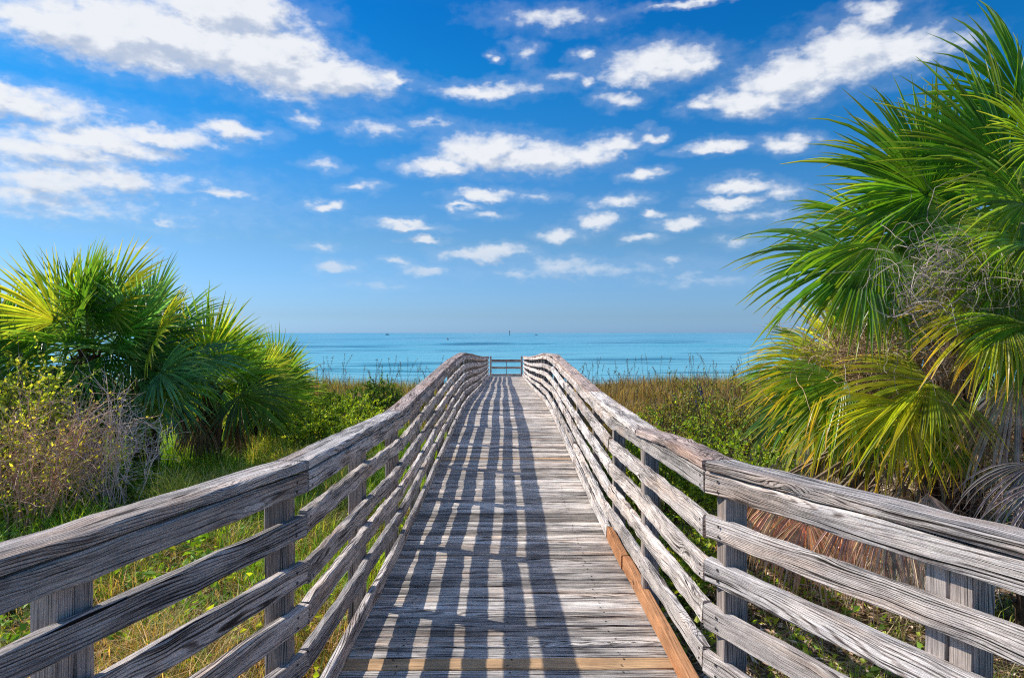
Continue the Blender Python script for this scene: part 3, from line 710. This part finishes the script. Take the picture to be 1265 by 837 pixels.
hero('fan palm at the right edge with upright spiky fans and a yellow drooping fan', 3.68, 4.60, 2.09, 202, (
    ((3.38, 4.60, 2.71), (3.32, 4.60, 3.58), (-0.3, -0.9, -0.1), 85, 0.10, 0.40, G1, Y1, 50),
    ((3.56, 4.70, 3.15), (3.68, 4.70, 3.98), (-0.3, -0.9, -0.1), 90, 0.10, 0.50, G1, Y1, 44),
    ((3.46, 4.90, 2.85), (3.11, 4.90, 3.42), (-0.2, -0.95, 0.1), 60, 0.15, 0.60, G1, Y1, 40),
    ((3.34, 4.40, 2.43), (2.74, 4.20, 2.52), (-0.2, -0.85, 0.5), 90, 0.30, 1.10, G2, Y1, 46),
    ((3.12, 4.30, 1.72), (2.58, 4.10, 1.46), (-0.2, -0.75, 0.6), 105, 0.50, 1.40, G3, Y2, 54),
    ((3.30, 4.40, 2.02), (3.07, 4.10, 1.41), (-0.1, -0.95, 0.2), 90, 0.60, 1.40, G2, Y1, 46),
    ((3.26, 4.50, 2.19), (2.69, 4.40, 2.02), (-0.1, -0.7, 0.7), 85, 0.50, 1.30, G2, Y1, 44),
    ((3.21, 4.20, 1.65), (2.87, 4.00, 1.18), (-0.1, -0.9, 0.3), 80, 0.70, 1.40, G2, Y2, 42),
    ((3.42, 4.40, 2.80), (2.99, 4.20, 2.99), (-0.3, -0.85, 0.4), 95, 0.20, 0.80, G2, Y1, 48),
    ((3.24, 4.20, 2.15), (2.78, 4.00, 2.17), (-0.2, -0.8, 0.6), 90, 0.40, 1.20, G2, Y1, 44),
), (
    ((3.29, 4.40, 1.29), (3.04, 4.20, 0.72), 55, (0.51, 0.37, 0.26)),
    ((3.11, 4.00, 0.83), (2.75, 3.90, 0.55), 55, (0.24, 0.20, 0.17)),
    ((3.02, 3.80, 0.76), (2.72, 3.70, 0.47), 55, (0.24, 0.20, 0.17)),
    ((3.27, 4.60, 1.12), (2.99, 4.50, 0.65), 50, (0.44, 0.31, 0.20)),
))
hero('low fan palm with drooping yellow tipped fans and a brown skirt behind the right railing', 3.30, 5.20, 0.99, 203, (
    ((2.85, 4.60, 1.27), (2.23, 4.40, 1.11), (-0.2, -0.7, 0.7), 105, 0.30, 0.90, G3, Y2, 56),
    ((2.51, 5.20, 1.35), (1.77, 5.10, 1.25), (-0.1, -0.7, 0.7), 85, 0.30, 0.90, G3, Y2, 52),
    ((2.47, 5.00, 1.25), (1.87, 4.90, 0.86), (-0.2, -0.75, 0.6), 80, 0.40, 1.00, G2, Y2, 48),
    ((2.54, 5.60, 1.28), (1.91, 5.60, 1.31), (-0.1, -0.6, 0.8), 80, 0.45, 1.20, G2, Y2, 44),
    ((2.62, 4.50, 1.13), (2.33, 4.30, 0.64), (-0.2, -0.9, 0.3), 85, 0.40, 1.00, G3, Y2, 46),
    ((2.73, 5.10, 1.07), (2.26, 5.00, 0.55), (-0.2, -0.8, 0.5), 85, 0.40, 1.00, G2, Y2, 44),
    ((3.07, 4.70, 1.00), (2.78, 4.50, 0.60), (-0.1, -0.9, 0.3), 70, 0.40, 1.00, G2, Y2, 38),
), (
    ((2.15, 5.70, 0.33), (1.91, 5.60, -0.30), 55, (0.73, 0.44, 0.23)),
    ((2.06, 5.00, 0.43), (1.87, 4.90, -0.15), 55, (0.78, 0.49, 0.29)),
    ((2.33, 4.90, 0.51), (2.17, 4.80, -0.14), 55, (0.72, 0.44, 0.25)),
    ((2.43, 4.70, 0.44), (2.35, 4.60, -0.15), 55, (0.65, 0.44, 0.29)),
    ((2.60, 4.60, 0.47), (2.57, 4.50, -0.12), 55, (0.68, 0.49, 0.34)),
    ((2.16, 4.90, 0.28), (2.03, 4.80, -0.26), 60, (0.65, 0.43, 0.26)),
    ((2.84, 4.60, 0.52), (2.86, 4.50, -0.04), 55, (0.60, 0.44, 0.33)),
    ((2.13, 5.40, 0.49), (1.93, 5.30, -0.14), 45, (0.74, 0.47, 0.25)),
    ((2.36, 5.20, 0.47), (2.16, 5.10, -0.16), 45, (0.66, 0.42, 0.25)),
    ((2.55, 5.10, 0.41), (2.41, 5.00, -0.28), 45, (0.60, 0.39, 0.25)),
    ((2.74, 5.00, 0.31), (2.65, 4.90, -0.35), 50, (0.64, 0.52, 0.42)),
    ((2.85, 4.80, 0.31), (2.79, 4.70, -0.33), 50, (0.69, 0.60, 0.52)),
    ((2.40, 5.60, 0.35), (2.14, 5.50, -0.40), 50, (0.60, 0.36, 0.22)),
    ((3.08, 4.80, 0.31), (3.04, 4.70, -0.33), 50, (0.60, 0.49, 0.42)),
    ((2.83, 5.40, 0.40), (2.65, 5.30, -0.33), 55, (0.55, 0.36, 0.25)),
    ((3.09, 5.30, 0.42), (2.97, 5.20, -0.41), 55, (0.49, 0.36, 0.27)),
))
palm('dark green fan palm standing farther back behind the tall right palm', 4.75, 7.4, 2.35, 26, 1.0, .65, 204, group='big fan palms right of the boardwalk', tone=(.035, .10, .015), el1=-35, yellow=.1, tipg=1.2, dead=6)
palm('short fan palm filling the back of the right thicket', 3.55, 6.9, 1.05, 18, .85, .45, 205, group='big fan palms right of the boardwalk', tone=(.05, .10, .02), el1=-30, yellow=.3, tipg=1.4, dead=6)

# ------------------------------------------------------------------ twigs, shrubs
def leaves(mb, r, P, D, ln, wd, tone, var=.3):
    n = len(P)
    if not n: return
    D = norm(D); s = norm(np.cross(D, r.normal(0, 1, (n, 3)))); nn = np.cross(s, D)
    l = ln * r.uniform(.6, 1.3, n)[:, None]; w = wd * r.uniform(.6, 1.3, n)[:, None]
    V = np.stack([P, P + D * l * .5 + s * w + nn * w * .3, P + D * l - nn * l * .12, P + D * l * .5 - s * w + nn * w * .3], 1)
    tone = np.asarray(tone); tone = tone[r.integers(0, len(tone), n)] if tone.ndim == 2 else np.repeat(tone[None], n, 0)
    c = np.clip(tone * np.exp(r.normal(0, var, n))[:, None], .004, 1)
    mb.add(V.reshape(-1, 3), np.arange(n * 4).reshape(-1, 4), col=np.repeat(c[:, None], 4, 1).reshape(-1, 3))
def shrub(name, label, x, y, h, rad, seed, stems=14, twigs=9, nl=1400, ln=.05, wd=.014, tone=((.10, .16, .02), (.16, .19, .03)), bark=(.10, .075, .055), group=None, thick=.010, lean=(0, 0), curl=.25, cat='shrub', leaf_lo=.35):
    r = np.random.default_rng(seed); z0 = float(terrain(x, y))
    t = thing(name, label, cat, (x, y, z0), group); loc = t.location
    st, lf = MB(), MB(); LP, LD = [], []
    for i in range(stems):
        a = r.uniform(0, 6.283); sp = math.sqrt(r.random()) * rad
        b = np.array([x + math.cos(a) * sp * .35, y + math.sin(a) * sp * .35, z0 - .05])
        hh = h * r.uniform(.65, 1.0) * (1 - .25 * (sp / rad) ** 2)
        e = np.array([x + math.cos(a) * sp + lean[0], y + math.sin(a) * sp + lean[1], z0 + hh])
        k = np.linspace(0, 1, 7)[:, None]
        pts = b + (e - b) * k + np.cumsum(r.normal(0, .035 * h * curl * 2, (7, 3)), 0) * (k > 0)
        V, q = tube(pts, np.linspace(thick, thick * .3, 7), 4); st.add(V, q, col=np.asarray(bark) * r.uniform(.6, 1.5))
        for j in range(twigs):
            f = r.uniform(leaf_lo, 1.0); i0 = min(int(f * 6), 5); p = pts[i0] + (pts[i0 + 1] - pts[i0]) * (f * 6 - i0)
            d = norm(r.normal(0, 1, 3) + np.array([math.cos(a) * .5, math.sin(a) * .5, .7])); tl = h * r.uniform(.12, .30)
            kk = np.linspace(0, 1, 5)[:, None]
            tp = p + d * tl * kk + np.cumsum(r.normal(0, .03 * curl * 2, (5, 3)) * tl * 3, 0) * (kk > 0)
            V, q = tube(tp, np.linspace(thick * .4, thick * .14, 5), 3); st.add(V, q, col=np.asarray(bark) * r.uniform(.7, 1.7))
            m = max(1, int(nl / (stems * twigs))); ff = r.uniform(.1, 1.0, m); ii = np.minimum((ff * 4).astype(int), 3)
            LP.append(tp[ii] + (tp[ii + 1] - tp[ii]) * (ff * 4 - ii)[:, None]); LD.append(norm(d + r.normal(0, .8, (m, 3))))
    st.build('stems', M['twig'], t, loc)
    if nl:
        leaves(lf, r, np.concatenate(LP), np.concatenate(LD), ln, wd, tone); lf.build('foliage', M['leaf'], t, loc)
    return t
YG = ((.17, .24, .025), (.27, .30, .035), (.10, .17, .025)); DG = ((.05, .10, .02), (.09, .14, .02), (.03, .07, .015)); OL = ((.16, .17, .03), (.09, .11, .025), (.22, .19, .05))
shrub('twiggy_shrub', 'twiggy brown shrub with sparse yellow leaves at the left edge', -4.8, 6.9, 1.55, .95, 301, 54, 17, 2300, .040, .012, ((.30, .30, .05), (.42, .36, .07), (.18, .22, .04)), (.62, .36, .25), thick=.008)
shrub('twiggy_shrub', 'bare greyish pink twiggy shrub in front of the tall left palm', -4.3, 7.6, 1.5, .48, 302, 34, 15, 300, .03, .01, OL, (.66, .52, .46), thick=.007, curl=.35)
shrub('leafy_shrub', 'yellow leaved shrub behind the twiggy one at the left edge', -5.6, 7.5, 2.0, .9, 303, 30, 12, 7500, .05, .017, ((.26, .30, .04), (.34, .34, .06), (.14, .20, .03)))
shrub('leafy_shrub', 'bright yellow green bush close behind the left railing', -2.55, 10.6, .98, .85, 304, 34, 12, 9000, .050, .018, YG)
shrub('leafy_shrub', 'broad yellow green bush between the palmettos and the left railing', -3.1, 12.6, 1.0, .95, 305, 34, 12, 9000, .055, .019, YG)
shrub('leafy_shrub', 'darker upright bush standing highest before the sea on the left', -2.55, 14.2, 1.18, .45, 306, 22, 12, 4800, .05, .016, DG)
shrub('leafy_shrub', 'low olive bush on the dune beyond the upright dark bush', -2.6, 17.6, .75, 1.1, 307, 30, 12, 7000, .055, .018, OL)
shrub('leafy_shrub', 'green bush farthest along the left side of the boardwalk', -3.9, 15.6, .85, 1.1, 308, 30, 12, 8000, .055, .019, ((.10, .16, .02), (.07, .11, .02)))
shrub('leafy_shrub', 'yellow green bush with dark stems on the right dune', 2.45, 9.4, 1.25, .85, 310, 30, 13, 4600, .042, .014, YG, (.06, .045, .04), thick=.011)
shrub('leafy_shrub', 'sparse dark stemmed bush rising against the sea on the right', 2.98, 11.2, 1.36, .60, 311, 24, 13, 2200, .042, .014, OL, (.06, .045, .04), thick=.011)
shrub('leafy_shrub', 'low yellow green bush close behind the right railing', 1.75, 7.7, 1.0, .7, 312, 30, 12, 5200, .042, .015, YG, (.07, .05, .04))
shrub('leafy_shrub', 'green bush between the right railing and the drooping palm', 2.35, 7.2, 1.15, .6, 313, 26, 12, 4200, .045, .016, YG)
shrub('leafy_shrub', 'olive bush half hidden by the lowest drooping palm fronds', 3.3, 10.2, 1.4, .9, 314, 26, 12, 5000, .045, .015, OL)
shrub('leafy_shrub', 'small weedy bush below the right railing near the doubled boards', 1.35, 5.6, .72, .40, 315, 22, 9, 2200, .045, .018, YG)
shrub('leafy_shrub', 'knee high weedy bush behind the right railing near the crest', 1.45, 9.9, .85, .55, 316, 22, 10, 3400, .045, .017, YG)

def tangle(name, label, cat, c, ext, seed, n, tone, rad, seglen=.07, npt=14, part='stems', flat=0.0):
    r = np.random.default_rng(seed); t = thing(name, label, cat, c); mb = MB(); c = np.asarray(c); ext = np.asarray(ext)
    for i in range(n):
        p = c + r.normal(0, .45, 3) * ext; d = norm(r.normal(0, 1, 3)); pts = [p]
        turn = r.normal(0, .35, 3)
        for k in range(npt):
            d = norm(d + np.cross(turn, d) + r.normal(0, .25, 3) - np.array([0, 0, .08])); pts.append(pts[-1] + d * seglen)
        V, q = tube(pts, np.linspace(rad, rad * .35, npt + 1) * r.uniform(.5, 1.3), 3); mb.add(V, q, col=np.asarray(tone) * np.exp(r.normal(0, .3)))
    mb.build(part, M['twig'], t, c); return t
tangle('dead_vine', 'tangle of bare pale grey vine stems hanging among the right palms', 'vine', (2.85, 4.45, 1.88), (.30, .12, .28), 401, 210, (.40, .31, .25), .0026)
tangle('dead_brush', 'brown dry brush under the pale vines between the right palms', 'brush', (2.75, 5.2, 1.45), (.55, .3, .24), 402, 380, (.44, .28, .16), .0028, .05)
tangle('dead_brush', 'reddish dead stems beside the right trunks just above the railing', 'brush', (3.55, 5.0, .75), (.6, .3, .45), 403, 380, (.48, .29, .19), .003, .06)

# ------------------------------------------------------------------ grass and ground cover
def grass(name, seed, n, region, h, w, tones, lean=.35, dens=None, kind='stuff', seg=2, mat='grass', parent=None):
    r = np.random.default_rng(seed)
    X = r.uniform(region[0], region[1], n * 3); Y = region[2] + (region[3] - region[2]) * r.random(n * 3) ** (region[4] if len(region) > 4 else 1)
    cl = np.sin(X * 2.3 + seed) * np.sin(Y * 1.9 + seed * 2) + .6 * np.sin(X * 5.1 + Y * 4.3)
    ok = r.random(n * 3) < np.clip(.55 + .45 * cl, .08, 1)
    if dens is not None: ok &= r.random(n * 3) < dens(X, Y)
    X, Y, cl = X[ok][:n], Y[ok][:n], cl[ok][:n]; n = len(X)
    Z = terrain(X, Y) - .01
    hh = h[0] + (h[1] - h[0]) * r.random(n) ** 1.5; hh = hh * (1 + .3 * cl)
    a = r.uniform(0, 6.283, n); D = np.stack([np.cos(a), np.sin(a), np.zeros(n)], -1); S = np.stack([-np.sin(a), np.cos(a), np.zeros(n)], -1)
    ln = (lean * r.uniform(.2, 2.0, n))[:, None] * hh[:, None]
    B = np.stack([X, Y, Z], -1); ww = (w * r.uniform(.6, 1.4, n))[:, None]
    Mi = B + UP * hh[:, None] * .55 + D * ln * .35; Tp = B + UP * hh[:, None] * (1 - .25 * np.minimum(ln / hh[:, None], 1.5)) + D * ln
    V = np.stack([B - S * ww, B + S * ww, Mi + S * ww * .8, Mi - S * ww * .8, Tp], 1)
    i = np.arange(n)[:, None] * 5
    tones = np.asarray(tones); c = tones[np.clip((r.random(n) * len(tones) + cl * .8).astype(int), 0, len(tones) - 1)] * np.exp(r.normal(0, .25, n))[:, None]
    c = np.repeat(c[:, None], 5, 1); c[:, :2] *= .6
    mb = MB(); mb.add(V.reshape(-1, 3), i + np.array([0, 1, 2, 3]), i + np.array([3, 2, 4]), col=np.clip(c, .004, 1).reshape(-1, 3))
    return tag(mb.build(name, M[mat]), kind=kind)
STRAW = ((.55, .44, .20), (.45, .40, .14), (.30, .33, .07))
off = lambda X, Y: np.where(np.abs(X) < 1.02 + np.clip(2.75 - Y, 0, 9) * .35, .0, 1.0)
GR = ((.07, .17, .018), (.13, .25, .025), (.22, .29, .035)); DRY = ((.30, .22, .10), (.38, .30, .16), (.20, .17, .06), (.12, .13, .03)); TAN = ((.28, .17, .07), (.19, .14, .05), (.10, .075, .035), (.34, .23, .11), (.14, .14, .04), (.22, .12, .05))
grass('grass', 501, 40000, (-7, -1.0, 5.2, 13.5, .8), (.14, .46), .0055, GR, .5, off)
grass('grass', 502, 13000, (-6.5, -1.0, 1.2, 8), (.12, .40), .0032, ((.05, .10, .015), (.08, .14, .02)) + DRY, .6, off)
grass('dry_grass', 503, 24000, (-3.4, -1.0, 1.5, 9), (.10, .36), .0026, ((.42, .25, .12), (.52, .36, .18), (.26, .17, .07), (.15, .17, .04)), .8, off)
grass('dune_grass', 504, 34000, (1.0, 9.5, 11, 30, .9), (.25, .60), .0055, TAN, .35, off)
grass('dune_grass', 505, 26000, (-12, -1.0, 13, 30, .9), (.22, .55), .0055, TAN + ((.09, .14, .03), (.12, .16, .03)), .35, off)
grass('grass', 506, 4500, (1.0, 5.5, 1.2, 8), (.05, .26), .003, GR, .6, lambda X, Y: off(X, Y) * .8)
grass('dry_grass', 510, 9000, (-3.9, -2.0, 7.0, 11.5), (.20, .50), .004, STRAW, .6, off)
grass('dry_grass', 507, 9000, (1.0, 5.0, 2, 10), (.06, .34), .0026, DRY, 1.0, off)
grass('grass', 508, 15000, (-30, -6, 6, 26), (.3, .8), .008, GR + TAN, .35)
grass('dune_grass', 509, 15000, (5, 30, 6, 28), (.3, .8), .008, TAN + GR, .35)

def weeds(name, seed, n, region, ln, wd, tones, hmax, dens=None, mat='leaf', flat=.5):
    r = np.random.default_rng(seed); k = n // 9
    X = r.uniform(region[0], region[1], k); Y = r.uniform(region[2], region[3], k)
    if dens is not None: ok = r.random(k) < dens(X, Y); X, Y = X[ok], Y[ok]
    k = len(X); hz = r.random(k) * hmax
    P = np.repeat(np.stack([X, Y, terrain(X, Y)], -1), 9, 0) + r.normal(0, .05, (k * 9, 3)) * np.array([1, 1, .3])
    P[:, 2] += np.repeat(hz, 9) * r.random(k * 9) + .01
    D = norm(r.normal(0, 1, (k * 9, 3)) * np.array([1, 1, flat]) + np.array([0, 0, .3 * flat]))
    mb = MB(); leaves(mb, r, P, D, ln, wd, tones)
    return tag(mb.build(name, M[mat]), kind='stuff')
weeds('weeds', 601, 4200, (-3.4, -1.0, 1.5, 9), .06, .022, YG, .35, off)
weeds('weeds', 602, 3000, (1.0, 2.6, 2.5, 10), .05, .018, YG, .40, off)
weeds('weeds', 603, 7000, (-6.5, -2.2, 4.5, 8.5), .08, .03, ((.08, .17, .02), (.13, .21, .03)), .30, off)
weeds('leaf_litter', 604, 34000, (1.0, 6, 1.2, 9), .09, .012, ((.36, .24, .15), (.20, .13, .08), (.46, .36, .27)), .05, off, 'dead', .12)
weeds('leaf_litter', 605, 26000, (-4, -1.0, 1.2, 8), .07, .010, ((.28, .20, .11), (.16, .11, .06), (.35, .22, .10)), .05, off, 'dead', .12)
def sea_oats(seed, n, region):
    r = np.random.default_rng(seed); mb = MB()
    X = r.uniform(region[0], region[1], n); Y = r.uniform(region[2], region[3], n)
    for x, y in zip(X, Y):
        z = float(terrain(x, y)); h = r.uniform(.75, 1.35); a = r.normal(0, .12, 2)
        k = np.linspace(0, 1, 6)[:, None]
        pts = np.array([x, y, z]) + k * np.array([a[0] * h, a[1] * h, h]) + k ** 3 * np.array([r.normal(0, .12), 0, -.03])
        V, q = tube(pts, np.linspace(.006, .003, 6), 3); mb.add(V, q, col=(.16, .12, .07))
        m = 14; f = r.uniform(.72, 1.0, m); P = np.array([x, y, z]) + f[:, None] * np.array([a[0] * h, a[1] * h, h]) + (f ** 3)[:, None] * (pts[-1] - np.array([x + a[0] * h, y + a[1] * h, z + h]))
        leaves(mb, r, P, r.normal(0, .5, (m, 3)) + np.array([.1, 0, .3]), .05, .010, ((.16, .12, .07), (.24, .19, .10)))
    tag(mb.build('sea_oats', M['dead']), kind='stuff')
sea_oats(701, 150, (1.3, 8.5, 14, 24)); sea_oats(702, 90, (-9, -1.6, 17, 26))

# ------------------------------------------------------------------ small far things
def far_things():
    M['navy'] = simple_material('navy_cloth', (.02, .03, .16), .8, .3); M['darkpaint'] = simple_material('dark_paint', (.07, .08, .09), .6)
    M['hull'] = simple_material('hull_paint', (.16, .19, .22), .5)
    x, y = 4.75, 16.8; z = float(terrain(x, y))
    t = thing('beach_umbrella', 'closed dark blue beach umbrella showing above the right dune grass', 'umbrella', (x, y, z)); z -= .24
    mb = MB(); zs = np.array([.50, .57, .68, .82, .97, 1.10, 1.18]); rd = np.array([.08, .10, .095, .08, .06, .03, .01])
    V, q = tube(np.stack([np.full(7, x), np.full(7, y), z + zs], -1), rd, 14)
    V = V.reshape(7, 14, 3); ctr = V.mean(1, keepdims=True); V = ctr + (V - ctr) * (1 + .22 * np.where(np.arange(14) % 2, 1, -1))[None, :, None]
    mb.add(V.reshape(-1, 3), q); mb.build('canopy', M['navy'], t, t.location)
    mb = MB(); V, q = tube([(x, y, z - .3), (x, y, z + .6), (x, y, z + 1.25)], .016, 8); mb.add(V, q); mb.build('pole', M['darkpaint'], t, t.location)
    x, y = 6.35, 1200.0
    t = thing('channel_marker', 'thin channel marker pole standing in the sea at the horizon above the end railing', 'marker', (x, y, -3.1))
    mb = MB(); V, q = tube([(x, y, -5), (x, y, 2), (x, y, 5.0)], .42, 8); mb.add(V, q); mb.build('pole', M['darkpaint'], t, t.location)
    mb = MB(); mb.add([(x - .9, y - .5, 3.2), (x + .9, y - .5, 3.2), (x + .9, y - .5, 5.0), (x - .9, y - .5, 5.0), (x - .9, y - .44, 3.2), (x + .9, y - .44, 3.2), (x + .9, y - .44, 5.0), (x - .9, y - .44, 5.0)],
                      [[0, 1, 2, 3], [7, 6, 5, 4], [0, 4, 5, 1], [3, 2, 6, 7], [0, 3, 7, 4], [1, 5, 6, 2]]); mb.build('dayboard', M['darkpaint'], t, t.location)
    def boat(x, y, s, label):
        t = thing('boat', label, 'boat', (x, y, -3.0), 'boats far out on the water'); mb = MB()
        prof = [(-1, .55, .0), (-.5, .75, .0), (.2, .72, .02), (.7, .45, .12), (1.0, .03, .25)]; V = []
        for px, w, dz in prof: V += [(x + px * s, y - w * s * .35, -3 + (.32 + dz) * s), (x + px * s, y - w * s * .2, -3.1), (x + px * s, y + w * s * .2, -3.1), (x + px * s, y + w * s * .35, -3 + (.32 + dz) * s)]
        Q = []
        for k in range(4):
            a = k * 4; Q += [[a, a + 1, a + 5, a + 4], [a + 1, a + 2, a + 6, a + 5], [a + 2, a + 3, a + 7, a + 6], [a + 3, a, a + 4, a + 7]]
        Q += [[0, 3, 2, 1], [16, 17, 18, 19]]
        mb.add(V, Q); mb.build('hull', M['hull'], t, t.location)
        mb = MB(); a, b = x - .45 * s, x + .15 * s; c, d = y - .16 * s, y + .16 * s; e, f = -3 + .33 * s, -3 + .72 * s
        mb.add([(a, c, e), (b, c, e), (b, d, e), (a, d, e), (a + .05 * s, c, f), (b - .14 * s, c, f), (b - .14 * s, d, f), (a + .05 * s, d, f)], [[0, 1, 5, 4], [1, 2, 6, 5], [2, 3, 7, 6], [3, 0, 4, 7], [4, 5, 6, 7]])
        mb.build('cabin', M['darkpaint'], t, t.location)
    boat(-258, 1500, 4.2, 'small boat on the horizon left of the boardwalk')
    boat(66.0, 1500, 3.0, 'tiny boat on the horizon just right of the thin marker pole')
    x, y = -38.7, 458.0
    t = thing('buoy', 'small dark buoy floating in the sea left of the crest of the boardwalk', 'buoy', (x, y, -3.0))
    mb = MB(); V, q = tube(np.array([(x, y, -3.3), (x, y, -2.9), (x, y, -2.6), (x, y, -2.0), (x, y, -1.6)]), [.75, .8, .45, .2, .12], 12); mb.add(V, q); mb.build('float', M['darkpaint'], t, t.location)
far_things()
